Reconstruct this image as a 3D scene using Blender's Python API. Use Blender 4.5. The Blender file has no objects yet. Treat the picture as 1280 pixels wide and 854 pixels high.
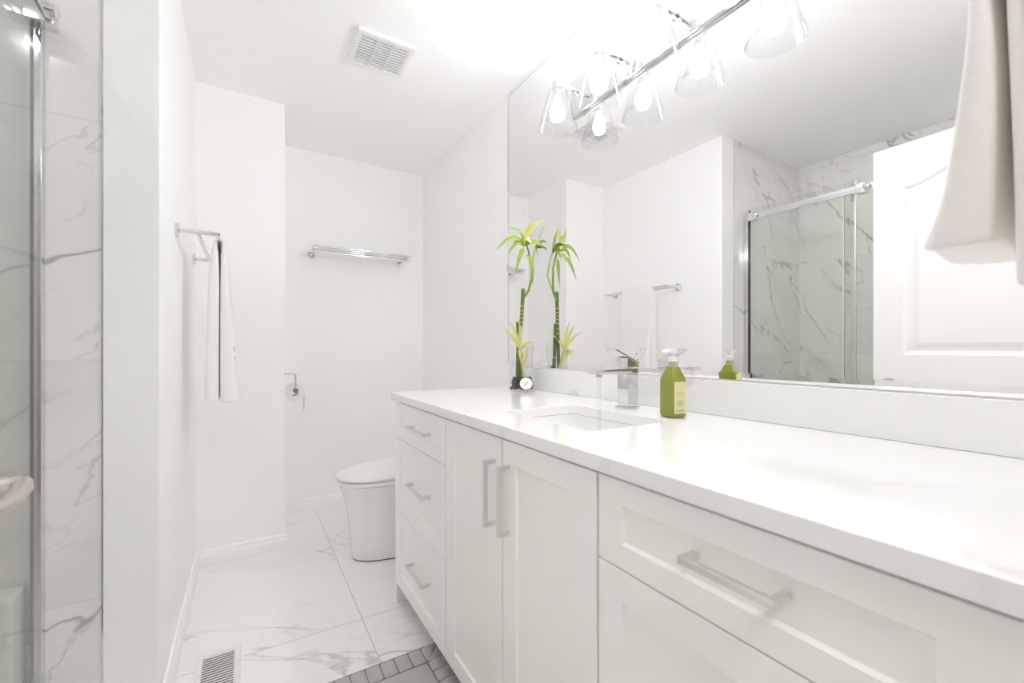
import bpy, bmesh, math, random
from math import pi, sin, cos, tan, radians
from mathutils import Vector, Matrix, Euler
random.seed(7)
C = bpy.context.scene
COL = C.collection

# ------------------------------------------------------------------ camera, world, exposure
cam_d = bpy.data.cameras.new('camera'); cam = bpy.data.objects.new('camera', cam_d); COL.objects.link(cam)
cam.location = (0, 0, 1.10); cam.rotation_euler = (pi/2, 0, -0.5509)
cam_d.sensor_width = 36; cam_d.lens = 539.7/1280*36; cam_d.shift_y = 8.8/1280
cam_d.clip_start = .02
cam_d.dof.use_dof = True; cam_d.dof.focus_distance = 1.75; cam_d.dof.aperture_fstop = 5.0
C.camera = cam
C.view_settings.view_transform = 'Standard'; C.view_settings.look = 'None'
C.view_settings.gamma = 1; C.view_settings.use_curve_mapping = False
C.view_settings.exposure = 1.26
w = bpy.data.worlds.new('world'); C.world = w; w.use_nodes = True
w.node_tree.nodes['Background'].inputs[0].default_value = (1, .98, .96, 1)
w.node_tree.nodes['Background'].inputs[1].default_value = .3
C.cycles.max_bounces = 20; C.cycles.diffuse_bounces = 16; C.cycles.glossy_bounces = 8
C.cycles.transparent_max_bounces = 32; C.cycles.transmission_bounces = 12
C.cycles.sample_clamp_indirect = 8; C.cycles.use_denoising = True
BULB = 52.0       # emission of the vanity bulbs
HALL_FILL = 14.0       # emission of the fill lamp added in the unseen hallway
SHOWER_FILL = 38.0     # emission of the unseen fill light added over the shower

# room numbers (metres; camera stands over the origin, +y runs down the room, +x is the mirror wall)
XR, XL, ZC = 1.170, -0.217, 2.441
YB, YS, XS = 3.223, 2.677, 0.179       # back wall, stepped wall, its side
YE = 1.621                             # end of the left wall / shower end wall
XG, XSB = -0.450, -1.18                # shower glass, shower back wall
YN = 0.060                             # near wall (doorway wall)
XJ, XJ2 = 0.60, -0.245                 # doorway jambs
YF, XF, ZT = 1.907, 0.542, 0.907       # counter end, counter front, counter top
XC = 0.5515                            # cabinet fronts

# ------------------------------------------------------------------ materials
def nodes(name):
    m = bpy.data.materials.new(name); m.use_nodes = True
    nt = m.node_tree
    return m, nt, nt.nodes['Principled BSDF']

def mat(name, col, rough=.5, metal=0, var=.02, nscale=30, bump=0, bscale=200, **kw):
    m, nt, p = nodes(name); N = nt.nodes; L = nt.links
    tc = N.new('ShaderNodeTexCoord'); n = N.new('ShaderNodeTexNoise'); n.inputs['Scale'].default_value = nscale
    L.new(tc.outputs['Object'], n.inputs['Vector'])
    mr = N.new('ShaderNodeMapRange'); mr.inputs['To Min'].default_value = max(0, rough-var); mr.inputs['To Max'].default_value = rough+var
    L.new(n.outputs['Fac'], mr.inputs['Value']); L.new(mr.outputs[0], p.inputs['Roughness'])
    p.inputs['Base Color'].default_value = (*col, 1); p.inputs['Metallic'].default_value = metal
    if bump:
        n2 = N.new('ShaderNodeTexNoise'); n2.inputs['Scale'].default_value = bscale; n2.inputs['Detail'].default_value = 3
        L.new(tc.outputs['Object'], n2.inputs['Vector'])
        b = N.new('ShaderNodeBump'); b.inputs['Strength'].default_value = bump; b.inputs['Distance'].default_value = .002
        L.new(n2.outputs['Fac'], b.inputs['Height']); L.new(b.outputs[0], p.inputs['Normal'])
    for k, v in kw.items(): p.inputs[k.replace('_', ' ')].default_value = v
    return m

def thin_glass(name, col, rough=0.0, edge=.85):
    m = bpy.data.materials.new(name); m.use_nodes = True; nt = m.node_tree; N = nt.nodes; L = nt.links
    N.remove(N['Principled BSDF']); out = N['Material Output']
    t = N.new('ShaderNodeBsdfTransparent'); t.inputs[0].default_value = (*col, 1)
    g = N.new('ShaderNodeBsdfGlossy'); g.inputs['Roughness'].default_value = rough
    lw = N.new('ShaderNodeLayerWeight'); lw.inputs['Blend'].default_value = .5
    pw = N.new('ShaderNodeMath'); pw.operation = 'POWER'; pw.inputs[1].default_value = 4.0; L.new(lw.outputs['Facing'], pw.inputs[0])
    ma = N.new('ShaderNodeMath'); ma.operation = 'MULTIPLY_ADD'; ma.inputs[1].default_value = edge; ma.inputs[2].default_value = .035
    L.new(pw.outputs[0], ma.inputs[0])
    mx = N.new('ShaderNodeMixShader'); L.new(ma.outputs[0], mx.inputs[0]); L.new(t.outputs[0], mx.inputs[1]); L.new(g.outputs[0], mx.inputs[2])
    L.new(mx.outputs[0], out.inputs['Surface'])
    return m

def emit(name, col, s):
    m = bpy.data.materials.new(name); m.use_nodes = True; nt = m.node_tree; N = nt.nodes
    N.remove(N['Principled BSDF']); e = N.new('ShaderNodeEmission'); e.inputs[0].default_value = (*col, 1); e.inputs[1].default_value = s
    nt.links.new(e.outputs[0], N['Material Output'].inputs['Surface']); return m

def marble(name, base, vein, rough=.12, scale=1.0, ax=None, tile=None, org=(0, 0), grout=(.62, .6, .58), gw=.0018, strength=.6, rot=(0, 0, .5), stretch=(1, 2.2, 1), thick=.02, seed=0., cover=.5):
    """white stone with grey veins; with ax/tile the surface is cut into tiles, each its own piece of the pattern"""
    m, nt, p = nodes(name); N = nt.nodes; L = nt.links
    geo = N.new('ShaderNodeNewGeometry')
    def math_(op, a, b=None, c=None):
        n = N.new('ShaderNodeMath'); n.operation = op
        for i, v in enumerate((a, b, c)):
            if v is None: continue
            if isinstance(v, (int, float)): n.inputs[i].default_value = v
            else: L.new(v, n.inputs[i])
        return n.outputs[0]
    vec = geo.outputs['Position']; gmask = None
    if ax:
        sx = N.new('ShaderNodeSeparateXYZ'); L.new(vec, sx.inputs[0])
        idx = []
        for k in (0, 1):
            q = math_('DIVIDE', math_('SUBTRACT', sx.outputs[ax[k]], org[k]), tile[k])
            idx.append(math_('FLOOR', q))
            fr = math_('FRACT', q)
            d = math_('MULTIPLY', math_('MINIMUM', fr, math_('SUBTRACT', 1.0, fr)), tile[k])
            g = math_('LESS_THAN', d, gw)
            gmask = g if gmask is None else math_('MAXIMUM', gmask, g)
        cb = N.new('ShaderNodeCombineXYZ')
        L.new(math_('MULTIPLY', idx[0], 3.71), cb.inputs[0]); L.new(math_('MULTIPLY', idx[1], 5.13), cb.inputs[1])
        L.new(math_('MULTIPLY', math_('ADD', idx[0], math_('MULTIPLY', idx[1], 2.0)), 2.37), cb.inputs[2])
        va = N.new('ShaderNodeVectorMath'); va.operation = 'ADD'; L.new(vec, va.inputs[0]); L.new(cb.outputs[0], va.inputs[1]); vec = va.outputs[0]
    mp = N.new('ShaderNodeMapping'); mp.inputs['Rotation'].default_value = rot; mp.inputs['Location'].default_value = (seed, seed*.7, seed*1.3)
    L.new(vec, mp.inputs['Vector'])
    ms = N.new('ShaderNodeVectorMath'); ms.operation = 'MULTIPLY'; ms.inputs[1].default_value = stretch; L.new(mp.outputs[0], ms.inputs[0]); vec = ms.outputs[0]
    def noise(sc, det, dist=0., rgh=.55):
        n = N.new('ShaderNodeTexNoise'); n.inputs['Scale'].default_value = sc; n.inputs['Detail'].default_value = det
        n.inputs['Distortion'].default_value = dist; n.inputs['Roughness'].default_value = rgh
        L.new(vec, n.inputs['Vector']); return n.outputs['Fac']
    def veins(sc, th, mask_sc, lo, hi):
        a = math_('ABSOLUTE', math_('SUBTRACT', noise(sc, 5, .35, .5), .5))
        r = N.new('ShaderNodeMapRange'); r.interpolation_type = 'SMOOTHSTEP'; L.new(a, r.inputs['Value'])
        r.inputs['From Max'].default_value = th; r.inputs['To Min'].default_value = 1; r.inputs['To Max'].default_value = 0
        k = N.new('ShaderNodeMapRange'); L.new(noise(mask_sc, 2), k.inputs['Value']); k.inputs['From Min'].default_value = lo; k.inputs['From Max'].default_value = hi
        return math_('MULTIPLY', r.outputs[0], k.outputs[0])
    v1 = veins(1.3*scale, thick, 1.7*scale, cover, cover+.14)
    v2 = math_('MULTIPLY', veins(3.1*scale, thick*1.3, 2.3*scale, cover+.03, cover+.2), .55)
    cl = math_('MULTIPLY', veins(1.1*scale, thick*7, 1.3*scale, cover, cover+.25), .22)
    v = math_('MULTIPLY', math_('MINIMUM', math_('ADD', math_('ADD', v1, v2), cl), 1.0), strength)
    mx = N.new('ShaderNodeMix'); mx.data_type = 'RGBA'; L.new(v, mx.inputs[0]); mx.inputs[6].default_value = (*base, 1); mx.inputs[7].default_value = (*vein, 1)
    colr = mx.outputs[2]
    if gmask is not None:
        mg = N.new('ShaderNodeMix'); mg.data_type = 'RGBA'; L.new(gmask, mg.inputs[0]); L.new(colr, mg.inputs[6]); mg.inputs[7].default_value = (*grout, 1); colr = mg.outputs[2]
        L.new(math_('ADD', math_('MULTIPLY', gmask, .5), rough), p.inputs['Roughness'])
    else: p.inputs['Roughness'].default_value = rough
    L.new(colr, p.inputs['Base Color'])
    return m

WALL = mat('wall_paint', (.965, .961, .956), .6, bump=.03, bscale=350)
CEIL = mat('ceiling_paint', (.965, .962, .958), .7, bump=.05, bscale=300)
TRIM = mat('trim_gloss_paint', (.96, .957, .952), .3)
FLOOR = marble('floor_porcelain', (.92, .90, .884), (.45, .44, .43), .14, 1.0, (0, 1), (.61, 1.2), (.4005, 1.8167), grout=(.55, .53, .51), rot=(0, 0, .5), stretch=(.5, 1.5, 1), seed=3.3, strength=.55, thick=.012, cover=.47)
TILE_E = marble('shower_tile_end', (.86, .845, .838), (.40, .40, .41), .12, 1.25, (0, 2), (1.2, .66), (-1.08, 1.068-.66), grout=(.72, .71, .70), rot=(0, .7, 0), stretch=(.6, 1, 1.6), seed=1.7, strength=.85, thick=.014, cover=.43)
TILE_B = marble('shower_tile_back', (.88, .87, .86), (.42, .42, .43), .12, 1.25, (1, 2), (1.2, .66), (.10, 1.068-.66), grout=(.72, .71, .70), rot=(-.93, 0, 0), stretch=(1, .55, 1.7), seed=5.1, strength=.85, thick=.014, cover=.43)
QUARTZ = marble('white_quartz', (.92, .917, .91), (.75, .74, .73), .12, 1.1, rot=(.5, 0, .6), stretch=(1, .9, 1.4), seed=8.2, strength=.75, thick=.016, cover=.50)
CAB = mat('cabinet_white_lacquer', (.95, .937, .92), .35)
CABIN = mat('cabinet_gap_shadow_board', (.55, .53, .5), .6)
CHROME = mat('chrome', (.76, .76, .77), .06, 1, var=.015)
NICKEL = mat('brushed_nickel', (.80, .79, .775), .32, 1, var=.01)
SATIN = mat('satin_nickel', (.66, .62, .58), .32, 1, var=.01)
DARK = mat('dark_rubber', (.03, .03, .03), .5)
CERAM = mat('white_ceramic', (.88, .88, .875), .08, Coat_Weight=.5)
PLAST = mat('white_plastic', (.85, .845, .84), .35)
VENTIN = mat('vent_dark_inside', (.12, .11, .11), .8)
MIRROR = mat('mirror_silver', (.945, .943, .943), 0.0, 1, var=0)
BEVREFL = mat('mirror_bevel_reflection', (.10, .10, .10), .3)  # dark reflection at the bevel, put into the colour
MIRBEV = mat('mirror_bevel_silver', (.92, .92, .92), 0.02, 1, var=0)
SHGLASS = thin_glass('shower_glass', (.955, .968, .945))
EDGEGL = mat('glass_edge_seal', (.72, .80, .75), .3)
LGLASS = thin_glass('lamp_glass', (.975, .975, .98), edge=1.0)
VGLASS = thin_glass('vase_glass', (.992, .994, .992), edge=.35)
TOWEL = mat('towel_cotton', (.93, .922, .91), .95, bump=.5, bscale=500, Sheen_Weight=.4)
TOWELN = mat('towel_cotton_ivory', (.93, .905, .87), .95, bump=.5, bscale=420, Sheen_Weight=.3)
MATG = mat('bath_mat_velvet', (.50, .49, .478), .9, bump=.6, bscale=260, Sheen_Weight=.35)
MATS = mat('bath_mat_seam', (.24, .235, .23), .95)
BULBM = emit('bulb_light', (.975, .98, 1.0), BULB)
SHOWFILLM = emit('shower_fill_lens', (.98, .98, 1.0), SHOWER_FILL)
HALLFILLM = emit('hall_fill_light', (1, .975, .945), HALL_FILL)
PAPER = mat('toilet_paper', (.88, .875, .865), .95, bump=.2)
STALK = mat('bamboo_stalk', (.12, .17, .04), .4, var=.1)
STALKY = mat('bamboo_stalk_ring', (.62, .55, .22), .5)
STALKT = mat('bamboo_cut_top', (.55, .52, .33), .7)
LEAF = mat('leaf_green', (.24, .32, .045), .42)
LEAFY = mat('leaf_yellow_green', (.60, .60, .20), .45)
STONE = mat('black_pebble', (.03, .028, .025), .35)
STONEB = mat('brown_pebble', (.28, .17, .10), .4)
TAGM = mat('tag_card', (.86, .82, .78), .6)
INK = mat('ink', (.05, .05, .07), .6)
INKG = mat('label_print_grey', (.38, .37, .25), .7)
SOAP = mat('soap_bottle_green', (.31, .335, .025), .1, Transmission_Weight=.15, Coat_Weight=.6)
SOAPL = mat('soap_label', (.74, .70, .36), .55)
SOAPN = mat('soap_neck_clear', (.72, .74, .62), .12, Transmission_Weight=.5)
WATER = thin_glass('running_water', (.99, .99, .992), rough=.3, edge=.5)
REGM = mat('register_white_enamel', (.82, .81, .80), .4)
SEED = mat('embroidery_thread', (.16, .13, .12), .8)
KERBREFL = mat('kerb_stone_and_glass_reflection', (.85, .85, .83), .25)  # kerb stone, also used for the pale reflection block
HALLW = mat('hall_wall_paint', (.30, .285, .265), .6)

# ------------------------------------------------------------------ helpers
ORG = {}
def link(name, bm, m, smooth=False, bevel=0, bseg=2):
    if bevel:
        pass
    me = bpy.data.meshes.new(name)
    bmesh.ops.recalc_face_normals(bm, faces=bm.faces[:])
    bm.to_mesh(me); bm.free()
    ms = m if isinstance(m, (list, tuple)) else [m]
    for k in ms: me.materials.append(k)
    o = bpy.data.objects.new(name, me); COL.objects.link(o)
    if smooth:
        for p in me.polygons: p.use_smooth = True
    if bevel:
        md = o.modifiers.new('bevel', 'BEVEL'); md.width = bevel; md.segments = bseg; md.limit_method = 'ANGLE'; md.angle_limit = radians(35)
        md.harden_normals = False
        for p in me.polygons: p.use_smooth = True
        sm = o.modifiers.new('wn', 'WEIGHTED_NORMAL'); sm.keep_sharp = True
    return o
def obj(name, bm, m, parent=None, smooth=False, bevel=0, bseg=2, auto=None):
    o = link(name, bm, m, smooth, bevel, bseg)
    if auto:
        o.data.set_sharp_from_angle(angle=radians(auto))
    if parent is not None:
        off = ORG[parent.name]; o.data.transform(Matrix.Translation(-off)); o.parent = parent; ORG[o.name] = off
    else: ORG[o.name] = Vector((0, 0, 0))
    return o
def thing(name, label, cat, loc, group=None):
    o = bpy.data.objects.new(name, None); o.empty_display_size = .05; COL.objects.link(o); o.location = loc
    o['label'] = label; o['category'] = cat
    if group: o['group'] = group
    ORG[o.name] = Vector(loc); return o
def tag(o, label, cat, group=None):
    o['label'] = label; o['category'] = cat
    if group: o['group'] = group
    return o
def base_here(o, loc):
    """put a single mesh thing's origin at its base"""
    v = Vector(loc); o.data.transform(Matrix.Translation(-v)); o.location = v; return o
def struct(name, bm, m, bevel=0, smooth=False):
    o = obj(name, bm, m, None, smooth, bevel); o['kind'] = 'structure'; return o
def B(): return bmesh.new()
def box(bm, x0, x1, y0, y1, z0, z1, mi=0):
    vs = [bm.verts.new((x, y, z)) for z in (z0, z1) for x, y in ((x0, y0), (x1, y0), (x1, y1), (x0, y1))]
    for f in ((3, 2, 1, 0), (4, 5, 6, 7), (0, 1, 5, 4), (1, 2, 6, 5), (2, 3, 7, 6), (3, 0, 4, 7)):
        bm.faces.new([vs[i] for i in f]).material_index = mi
    return vs
def bx(*a):
    bm = B(); box(bm, *a); return bm
def xf(bm, vs, M): 
    for v in vs: v.co = M @ v.co
def tube(bm, pts, r, n=12, cap=True, mi=0):
    """tube along points; r number or list"""
    pts = [Vector(p) for p in pts]; rs = r if isinstance(r, (list, tuple)) else [r]*len(pts)
    rings = []; prev = None
    for i, p in enumerate(pts):
        t = (pts[min(i+1, len(pts)-1)]-pts[max(i-1, 0)]).normalized()
        if prev is None:
            a = Vector((0, 0, 1)) if abs(t.z) < .9 else Vector((1, 0, 0)); u = t.cross(a).normalized()
        else: u = (prev - t*prev.dot(t)).normalized()
        prev = u; v = t.cross(u)
        rings.append([bm.verts.new(p + (u*cos(2*pi*k/n)+v*sin(2*pi*k/n))*rs[i]) for k in range(n)])
    for a, b in zip(rings, rings[1:]):
        for k in range(n): bm.faces.new((a[k], a[(k+1) % n], b[(k+1) % n], b[k])).material_index = mi
    if cap:
        bm.faces.new(rings[0][::-1]).material_index = mi; bm.faces.new(rings[-1]).material_index = mi
    return rings
def lathe(bm, prof, c, n=32, close=False, axis='z', mi=0):
    """revolve (r,h) profile; axis z by default"""
    c = Vector(c); rings = []
    for r, h in prof:
        ring = []
        for k in range(n):
            a = 2*pi*k/n
            if axis == 'z': q = (r*cos(a), r*sin(a), h)
            elif axis == 'x': q = (h, r*cos(a), r*sin(a))
            else: q = (r*cos(a), h, r*sin(a))
            ring.append(bm.verts.new(c+Vector(q)))
        rings.append(ring)
    pr = list(zip(rings, rings[1:]))
    if close: pr.append((rings[-1], rings[0]))
    for a, b in pr:
        for k in range(n): bm.faces.new((a[k], a[(k+1) % n], b[(k+1) % n], b[k])).material_index = mi
    if not close:
        if prof[0][0] > 1e-6: bm.faces.new(rings[0][::-1]).material_index = mi
        if prof[-1][0] > 1e-6: bm.faces.new(rings[-1]).material_index = mi
    bmesh.ops.remove_doubles(bm, verts=bm.verts[:], dist=1e-6)
    return rings
def arc(p0, p1, p2, n=10):
    p0, p1, p2 = Vector(p0), Vector(p1), Vector(p2)
    return [p0*(1-t)**2+p1*2*t*(1-t)+p2*t*t for t in [i/n for i in range(n+1)]]
def extrude_prof(bm, prof, p0, p1, up=(0, 0, 1), out=(1, 0, 0)):
    """profile (o,h) swept from p0 to p1, offset o along out, h along up"""
    p0, p1, up, out = Vector(p0), Vector(p1), Vector(up), Vector(out)
    a = [bm.verts.new(p0+out*o+up*h) for o, h in prof]; b = [bm.verts.new(p1+out*o+up*h) for o, h in prof]
    n = len(prof)
    for k in range(n): bm.faces.new((a[k], a[(k+1) % n], b[(k+1) % n], b[k]))
    bm.faces.new(a[::-1]); bm.faces.new(b)
def copy_tree(o, parent=None):
    c = o.copy(); COL.objects.link(c); c.parent = parent
    for ch in list(o.children): copy_tree(ch, c)
    return c

# ------------------------------------------------------------------ the room shell
struct('floor', bx(XSB, XR+.1, -1.5, YB+.1, -.06, 0), FLOOR)
struct('ceiling', bx(XSB-.1, XR+.1, -1.5, YB+.1, ZC, ZC+.06), CEIL)
struct('wall_right', bx(XR, XR+.1, -1.5, YB+.1, 0, ZC), WALL)
struct('wall_back', bx(XS-.02, XR, YB, YB+.1, 0, ZC), WALL)
struct('wall_alcove', bx(XL-.02, XS, YS, YB+.1, 0, ZC), WALL)
struct('wall_left', bx(-.342, XL, YE, YS+.05, 0, ZC), WALL, bevel=.003)
struct('wall_shower_end', bx(XSB-.1, -.342, YE, YE+.1, 0, ZC), TILE_E)
struct('wall_shower_back', bx(XSB-.1, XSB, YN-.12, YE, 0, ZC), TILE_B)
struct('wall_shower_near', bx(XSB, XG-.03, YN-.10, YN+.02, 0, ZC), TILE_E)
bm = B(); box(bm, XJ, XR, YN-.12, YN, 0, ZC); box(bm, XG-.03, XJ2, YN-.12, YN, 0, ZC); box(bm, XJ2, XJ, YN-.12, YN, 2.09, ZC)
struct('wall_front', bm, WALL)
# hallway behind the doorway
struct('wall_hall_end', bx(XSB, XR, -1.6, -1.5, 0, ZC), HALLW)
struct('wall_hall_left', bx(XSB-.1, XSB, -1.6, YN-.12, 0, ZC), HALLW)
bm = B()
for a, b in ((XJ-.012, XJ), (XJ2, XJ2+.012)): box(bm, a, b, YN-.125, YN+.004, 0, 2.09)
box(bm, XJ2+.012, XJ-.012, YN-.125, YN+.004, 2.078, 2.09)
struct('trim_1', bm, TRIM, bevel=.002)
struct('trim_2', bx(-.3435, -.3405, YE-.003, YE+.004, 0, ZC), CHROME)     # metal tile edge

BASE = [(0, 0), (.015, 0), (.015, .052), (.0125, .056), (.0125, .064), (.009, .068), (.009, .076), (.005, .083), (0, .084)]
def baseboard(name, p0, p1, out):
    bm = B(); extrude_prof(bm, BASE, p0, p1, (0, 0, 1), out); return struct(name, bm, TRIM)
baseboard('baseboard_left', (XL, YE, 0), (XL, YS-.015, 0), (1, 0, 0))
baseboard('baseboard_alcove', (XL, YS, 0), (XS+.015, YS, 0), (0, -1, 0))
baseboard('baseboard_alcove_side', (XS, YS-.0005, 0), (XS, YB-.015, 0), (1, 0, 0))
baseboard('baseboard_back', (XS, YB, 0), (XR, YB, 0), (0, -1, 0))
baseboard('baseboard_right', (XR, YF, 0), (XR, YB, 0), (-1, 0, 0))
struct('trim_3', bx(XG-.05, XG+.045, YN, YE, 0, .10), KERBREFL, bevel=.006)   # shower kerb
o = struct('trim_4', bx(-1.16, -.487, YE-.09, YE, 0, .49), KERBREFL, bevel=.01)  # pale block built in place of a reflection in the shower glass

# ------------------------------------------------------------------ door (open, its face seen in the mirror)
def door_leaf():
    W, Hh, T = .775, 2.045, .035
    root = thing('door_1', 'white two panel bathroom door standing open beside shower, seen in mirror', 'door', (-.262, YN+.045, .015))
    ang = math.atan2(-.036, .78)
    # local: u along leaf, v normal (room side), z up
    M = Matrix.Translation(ORG['door_1']) @ Matrix.Rotation(pi/2 - ang, 4, 'Z')
    def P(u, v, z): return M @ Vector((u, -v, z))      # v positive = towards the room (+x)
    def outline_rect(u0, u1, z0, z1): return [(u0, z0), (u1, z0), (u1, z1), (u0, z1)]
    def outline_arch(u0, u1, z0, z1, rise):
        pts = [(u0, z0), (u1, z0)]
        n = 20
        for i in range(n+1):
            t = 1-2*i/n; u = (u0+u1)/2 + t*(u1-u0)/2
            pts.append((u, z1 - rise + rise*(cos(t*pi)*.5+.5)))
        return pts
    bm = B()
    holes = [outline_rect(.115, W-.115, .22, .84), outline_arch(.115, W-.115, 1.055, 1.925, .085)]
    # front skin with holes via triangle fill
    def ring(pts, v): return [bm.verts.new(P(u, v, z)) for u, z in pts]
    outer = ring([(0, 0), (W, 0), (W, Hh), (0, Hh)], 0); edges = []
    def loop(r): 
        return [bm.edges.get((r[i], r[(i+1) % len(r)])) or bm.edges.new((r[i], r[(i+1) % len(r)])) for i in range(len(r))]
    edges += loop(outer); hr = []
    for h in holes:
        r = ring(h, 0); hr.append(r); edges += loop(r)
    bmesh.ops.triangle_fill(bm, edges=edges, use_beauty=True, use_dissolve=False)
    # moulded panels
    for h, r0 in zip(holes, hr):
        cu = sum(p[0] for p in h)/len(h); cz = (min(p[1] for p in h)+max(p[1] for p in h))/2
        hu = max(p[0] for p in h)-cu; hz = max(p[1] for p in h)-cz
        prev = r0
        for ins, dep in ((.004, -.002), (.012, -.009), (.020, -.011), (.034, -.009), (.052, -.003), (.056, -.002)):
            q = [(cu+(u-cu)*(1-ins/hu), cz+(z-cz)*(1-ins/hz)) for u, z in h]
            r = ring(q, dep)
            for i in range(len(r)): bm.faces.new((prev[i], prev[(i+1) % len(r)], r[(i+1) % len(r)], r[i]))
            prev = r
        bm.faces.new(prev)
    back = ring([(0, 0), (W, 0), (W, Hh), (0, Hh)], -T)
    for i in range(4): bm.faces.new((outer[i], outer[(i+1) % 4], back[(i+1) % 4], back[i]))
    bm.faces.new(back[::-1])
    leaf = obj('door_leaf', bm, TRIM, root)
    # lever handle
    cu, cz = W-.062, .910
    bm = B(); lathe(bm, [(0, 0), (.034, 0), (.034, .004), (.030, .009), (.013, .011), (.0, .011)], (0, 0, 0), 28, axis='x')
    xf(bm, bm.verts, Matrix.Translation(P(cu, 0, cz)) @ Matrix.Rotation(pi/2-ang-pi/2, 4, 'Z'))
    obj('rosette', bm, SATIN, root, True, auto=40)
    bm = B(); pts = [P(cu, .008, cz), P(cu, .03, cz), P(cu, .040, cz), P(cu-.006, .046, cz-.001), P(cu-.018, .049, cz-.004), P(cu-.04, .049, cz-.009), P(cu-.07, .047, cz-.012), P(cu-.10, .043, cz-.010), P(cu-.112, .040, cz-.006)]
    tube(bm, pts, [.010, .009, .009, .0095, .010, .0092, .0085, .0075, .005], 14)
    obj('lever', bm, SATIN, root, True)
    for z in (.2, 1.02, 1.84):
        bm = B(); tube(bm, [P(-.004, .004, z-.045), P(-.004, .004, z+.045)], .006, 10); obj('hinge', bm, SATIN, root, True, auto=40)
    root['kind'] = 'structure'
    return root
door_leaf()

# ------------------------------------------------------------------ mirror
def mirror():
    y0, y1, z0, z1, bv = YN+.012, 1.9475, 1.0125, ZC-.004, .020
    root = thing('mirror', 'large frameless wall mirror reaching the ceiling above the white vanity counter', 'mirror', (XR, (y0+y1)/2, z0))
    x0, x1 = XR-.006, XR-.0049
    bm = B(); v = [bm.verts.new((x0, y, z)) for y, z in ((y0+bv, z0+bv), (y1-bv, z0+bv), (y1-bv, z1-bv), (y0+bv, z1-bv))]
    bm.faces.new(v)
    u = [bm.verts.new((XR-.0005, y, z)) for y, z in ((y0+bv, z0+bv), (y1-bv, z0+bv), (y1-bv, z1-bv), (y0+bv, z1-bv))]
    for i in range(4): bm.faces.new((v[i], v[(i+1) % 4], u[(i+1) % 4], u[i]))
    bm.faces.new(u[::-1])
    obj('mirror_glass', bm, MIRROR, root)
    bm = B()
    a = [bm.verts.new((x0, y, z)) for y, z in ((y0+bv, z0+bv), (y1-bv, z0+bv), (y1-bv, z1-bv), (y0+bv, z1-bv))]
    b = [bm.verts.new((x1, y, z)) for y, z in ((y0, z0), (y1, z0), (y1, z1), (y0, z1))]
    c = [bm.verts.new((XR-.0002, y, z)) for y, z in ((y0, z0), (y1, z0), (y1, z1), (y0, z1))]
    for r, s in ((a, b), (b, c)):
        for i in range(4): bm.faces.new((r[i], s[i], s[(i+1) % 4], r[(i+1) % 4]))
    obj('edge_strip', bm, MIRBEV, root)
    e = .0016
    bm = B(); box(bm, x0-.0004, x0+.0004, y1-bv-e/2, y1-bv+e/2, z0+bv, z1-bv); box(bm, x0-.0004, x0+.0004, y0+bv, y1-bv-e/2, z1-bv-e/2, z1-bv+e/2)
    obj('edge_reflection_line', bm, BEVREFL, root)  # dark strips paint the bevel's dark reflection, left and top
mirror()

# ------------------------------------------------------------------ vanity
HN = 'bar_handle'
def shaker(y0, y1, z0, z1, st=.058, rl=.05, T=.02, g=.0015, rec=.007):
    """shaker front facing -x with a recessed panel and a small chamfer round it"""
    y0 += g; y1 -= g; z0 += g; z1 -= g
    bm = B(); X0, X1 = XC, XC+T
    def ring(x, a, b): return [bm.verts.new((x, y, z)) for y, z in ((y0+a, z0+b), (y1-a, z0+b), (y1-a, z1-b), (y0+a, z1-b))]
    rs = [ring(X1, 0, 0), ring(X0+.001, 0, 0), ring(X0, .001, .001), ring(X0, st, rl), ring(X0+rec, st+.004, rl+.004)]
    for r, s in zip(rs, rs[1:]):
        for i in range(4): bm.faces.new((r[i], r[(i+1) % 4], s[(i+1) % 4], s[i]))
    bm.faces.new(rs[-1]); bm.faces.new(rs[0][::-1]); return bm
def bar_handle(y0, y1, z0, z1, vertical=False, t=.011):
    """square bar on two square posts, standing 28 mm off the front"""
    bm = B(); xo = XC-.034
    if vertical:
        yc = (y0+y1)/2; box(bm, xo, xo+t, yc-t/2, yc+t/2, z0, z1)
        for z in (z0, z1-t): box(bm, xo+t, XC+.002, yc-t/2, yc+t/2, z, z+t)
    else:
        zc = (z0+z1)/2; box(bm, xo, xo+t, y0, y1, zc-t/2, zc+t/2)
        for y in (y0, y1-t): box(bm, xo+t, XC+.002, y, y+t, zc-t/2, zc+t/2)
    return bm
ZB, ZTOP = .087, .874
def carcass(y0, y1):
    bm = B(); box(bm, XC+.021, XR-.003, y0, y1, ZB+.004, ZTOP); return bm
# left: three drawers and the end panel that runs to the floor
r = thing('drawer_cabinet', 'white shaker cabinet with three drawers at the toilet end of the vanity', 'cabinet', (.86, 1.58, 0), 'vanity cabinets')
obj('body', carcass(1.310, 1.846), CABIN, r)
obj('end_panel', bx(XC, XR-.003, 1.849, 1.867, 0, ZTOP+.002), CAB, r, bevel=.001)
for z0, z1, zc in ((.717, .872, .794), (.404, .717, .573), (ZB, .404, .262)):
    d = obj('drawer', shaker(1.309, 1.848, z0, z1, .055, .045 if z1-z0 < .2 else .055), CAB, r)
    obj(HN, bar_handle(1.452, 1.636, zc-.0055, zc+.0055), NICKEL, d, bevel=.001)
obj('toe_kick', bx(.68, .695, 1.29, 1.848, 0, ZB), CAB, r)
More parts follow.
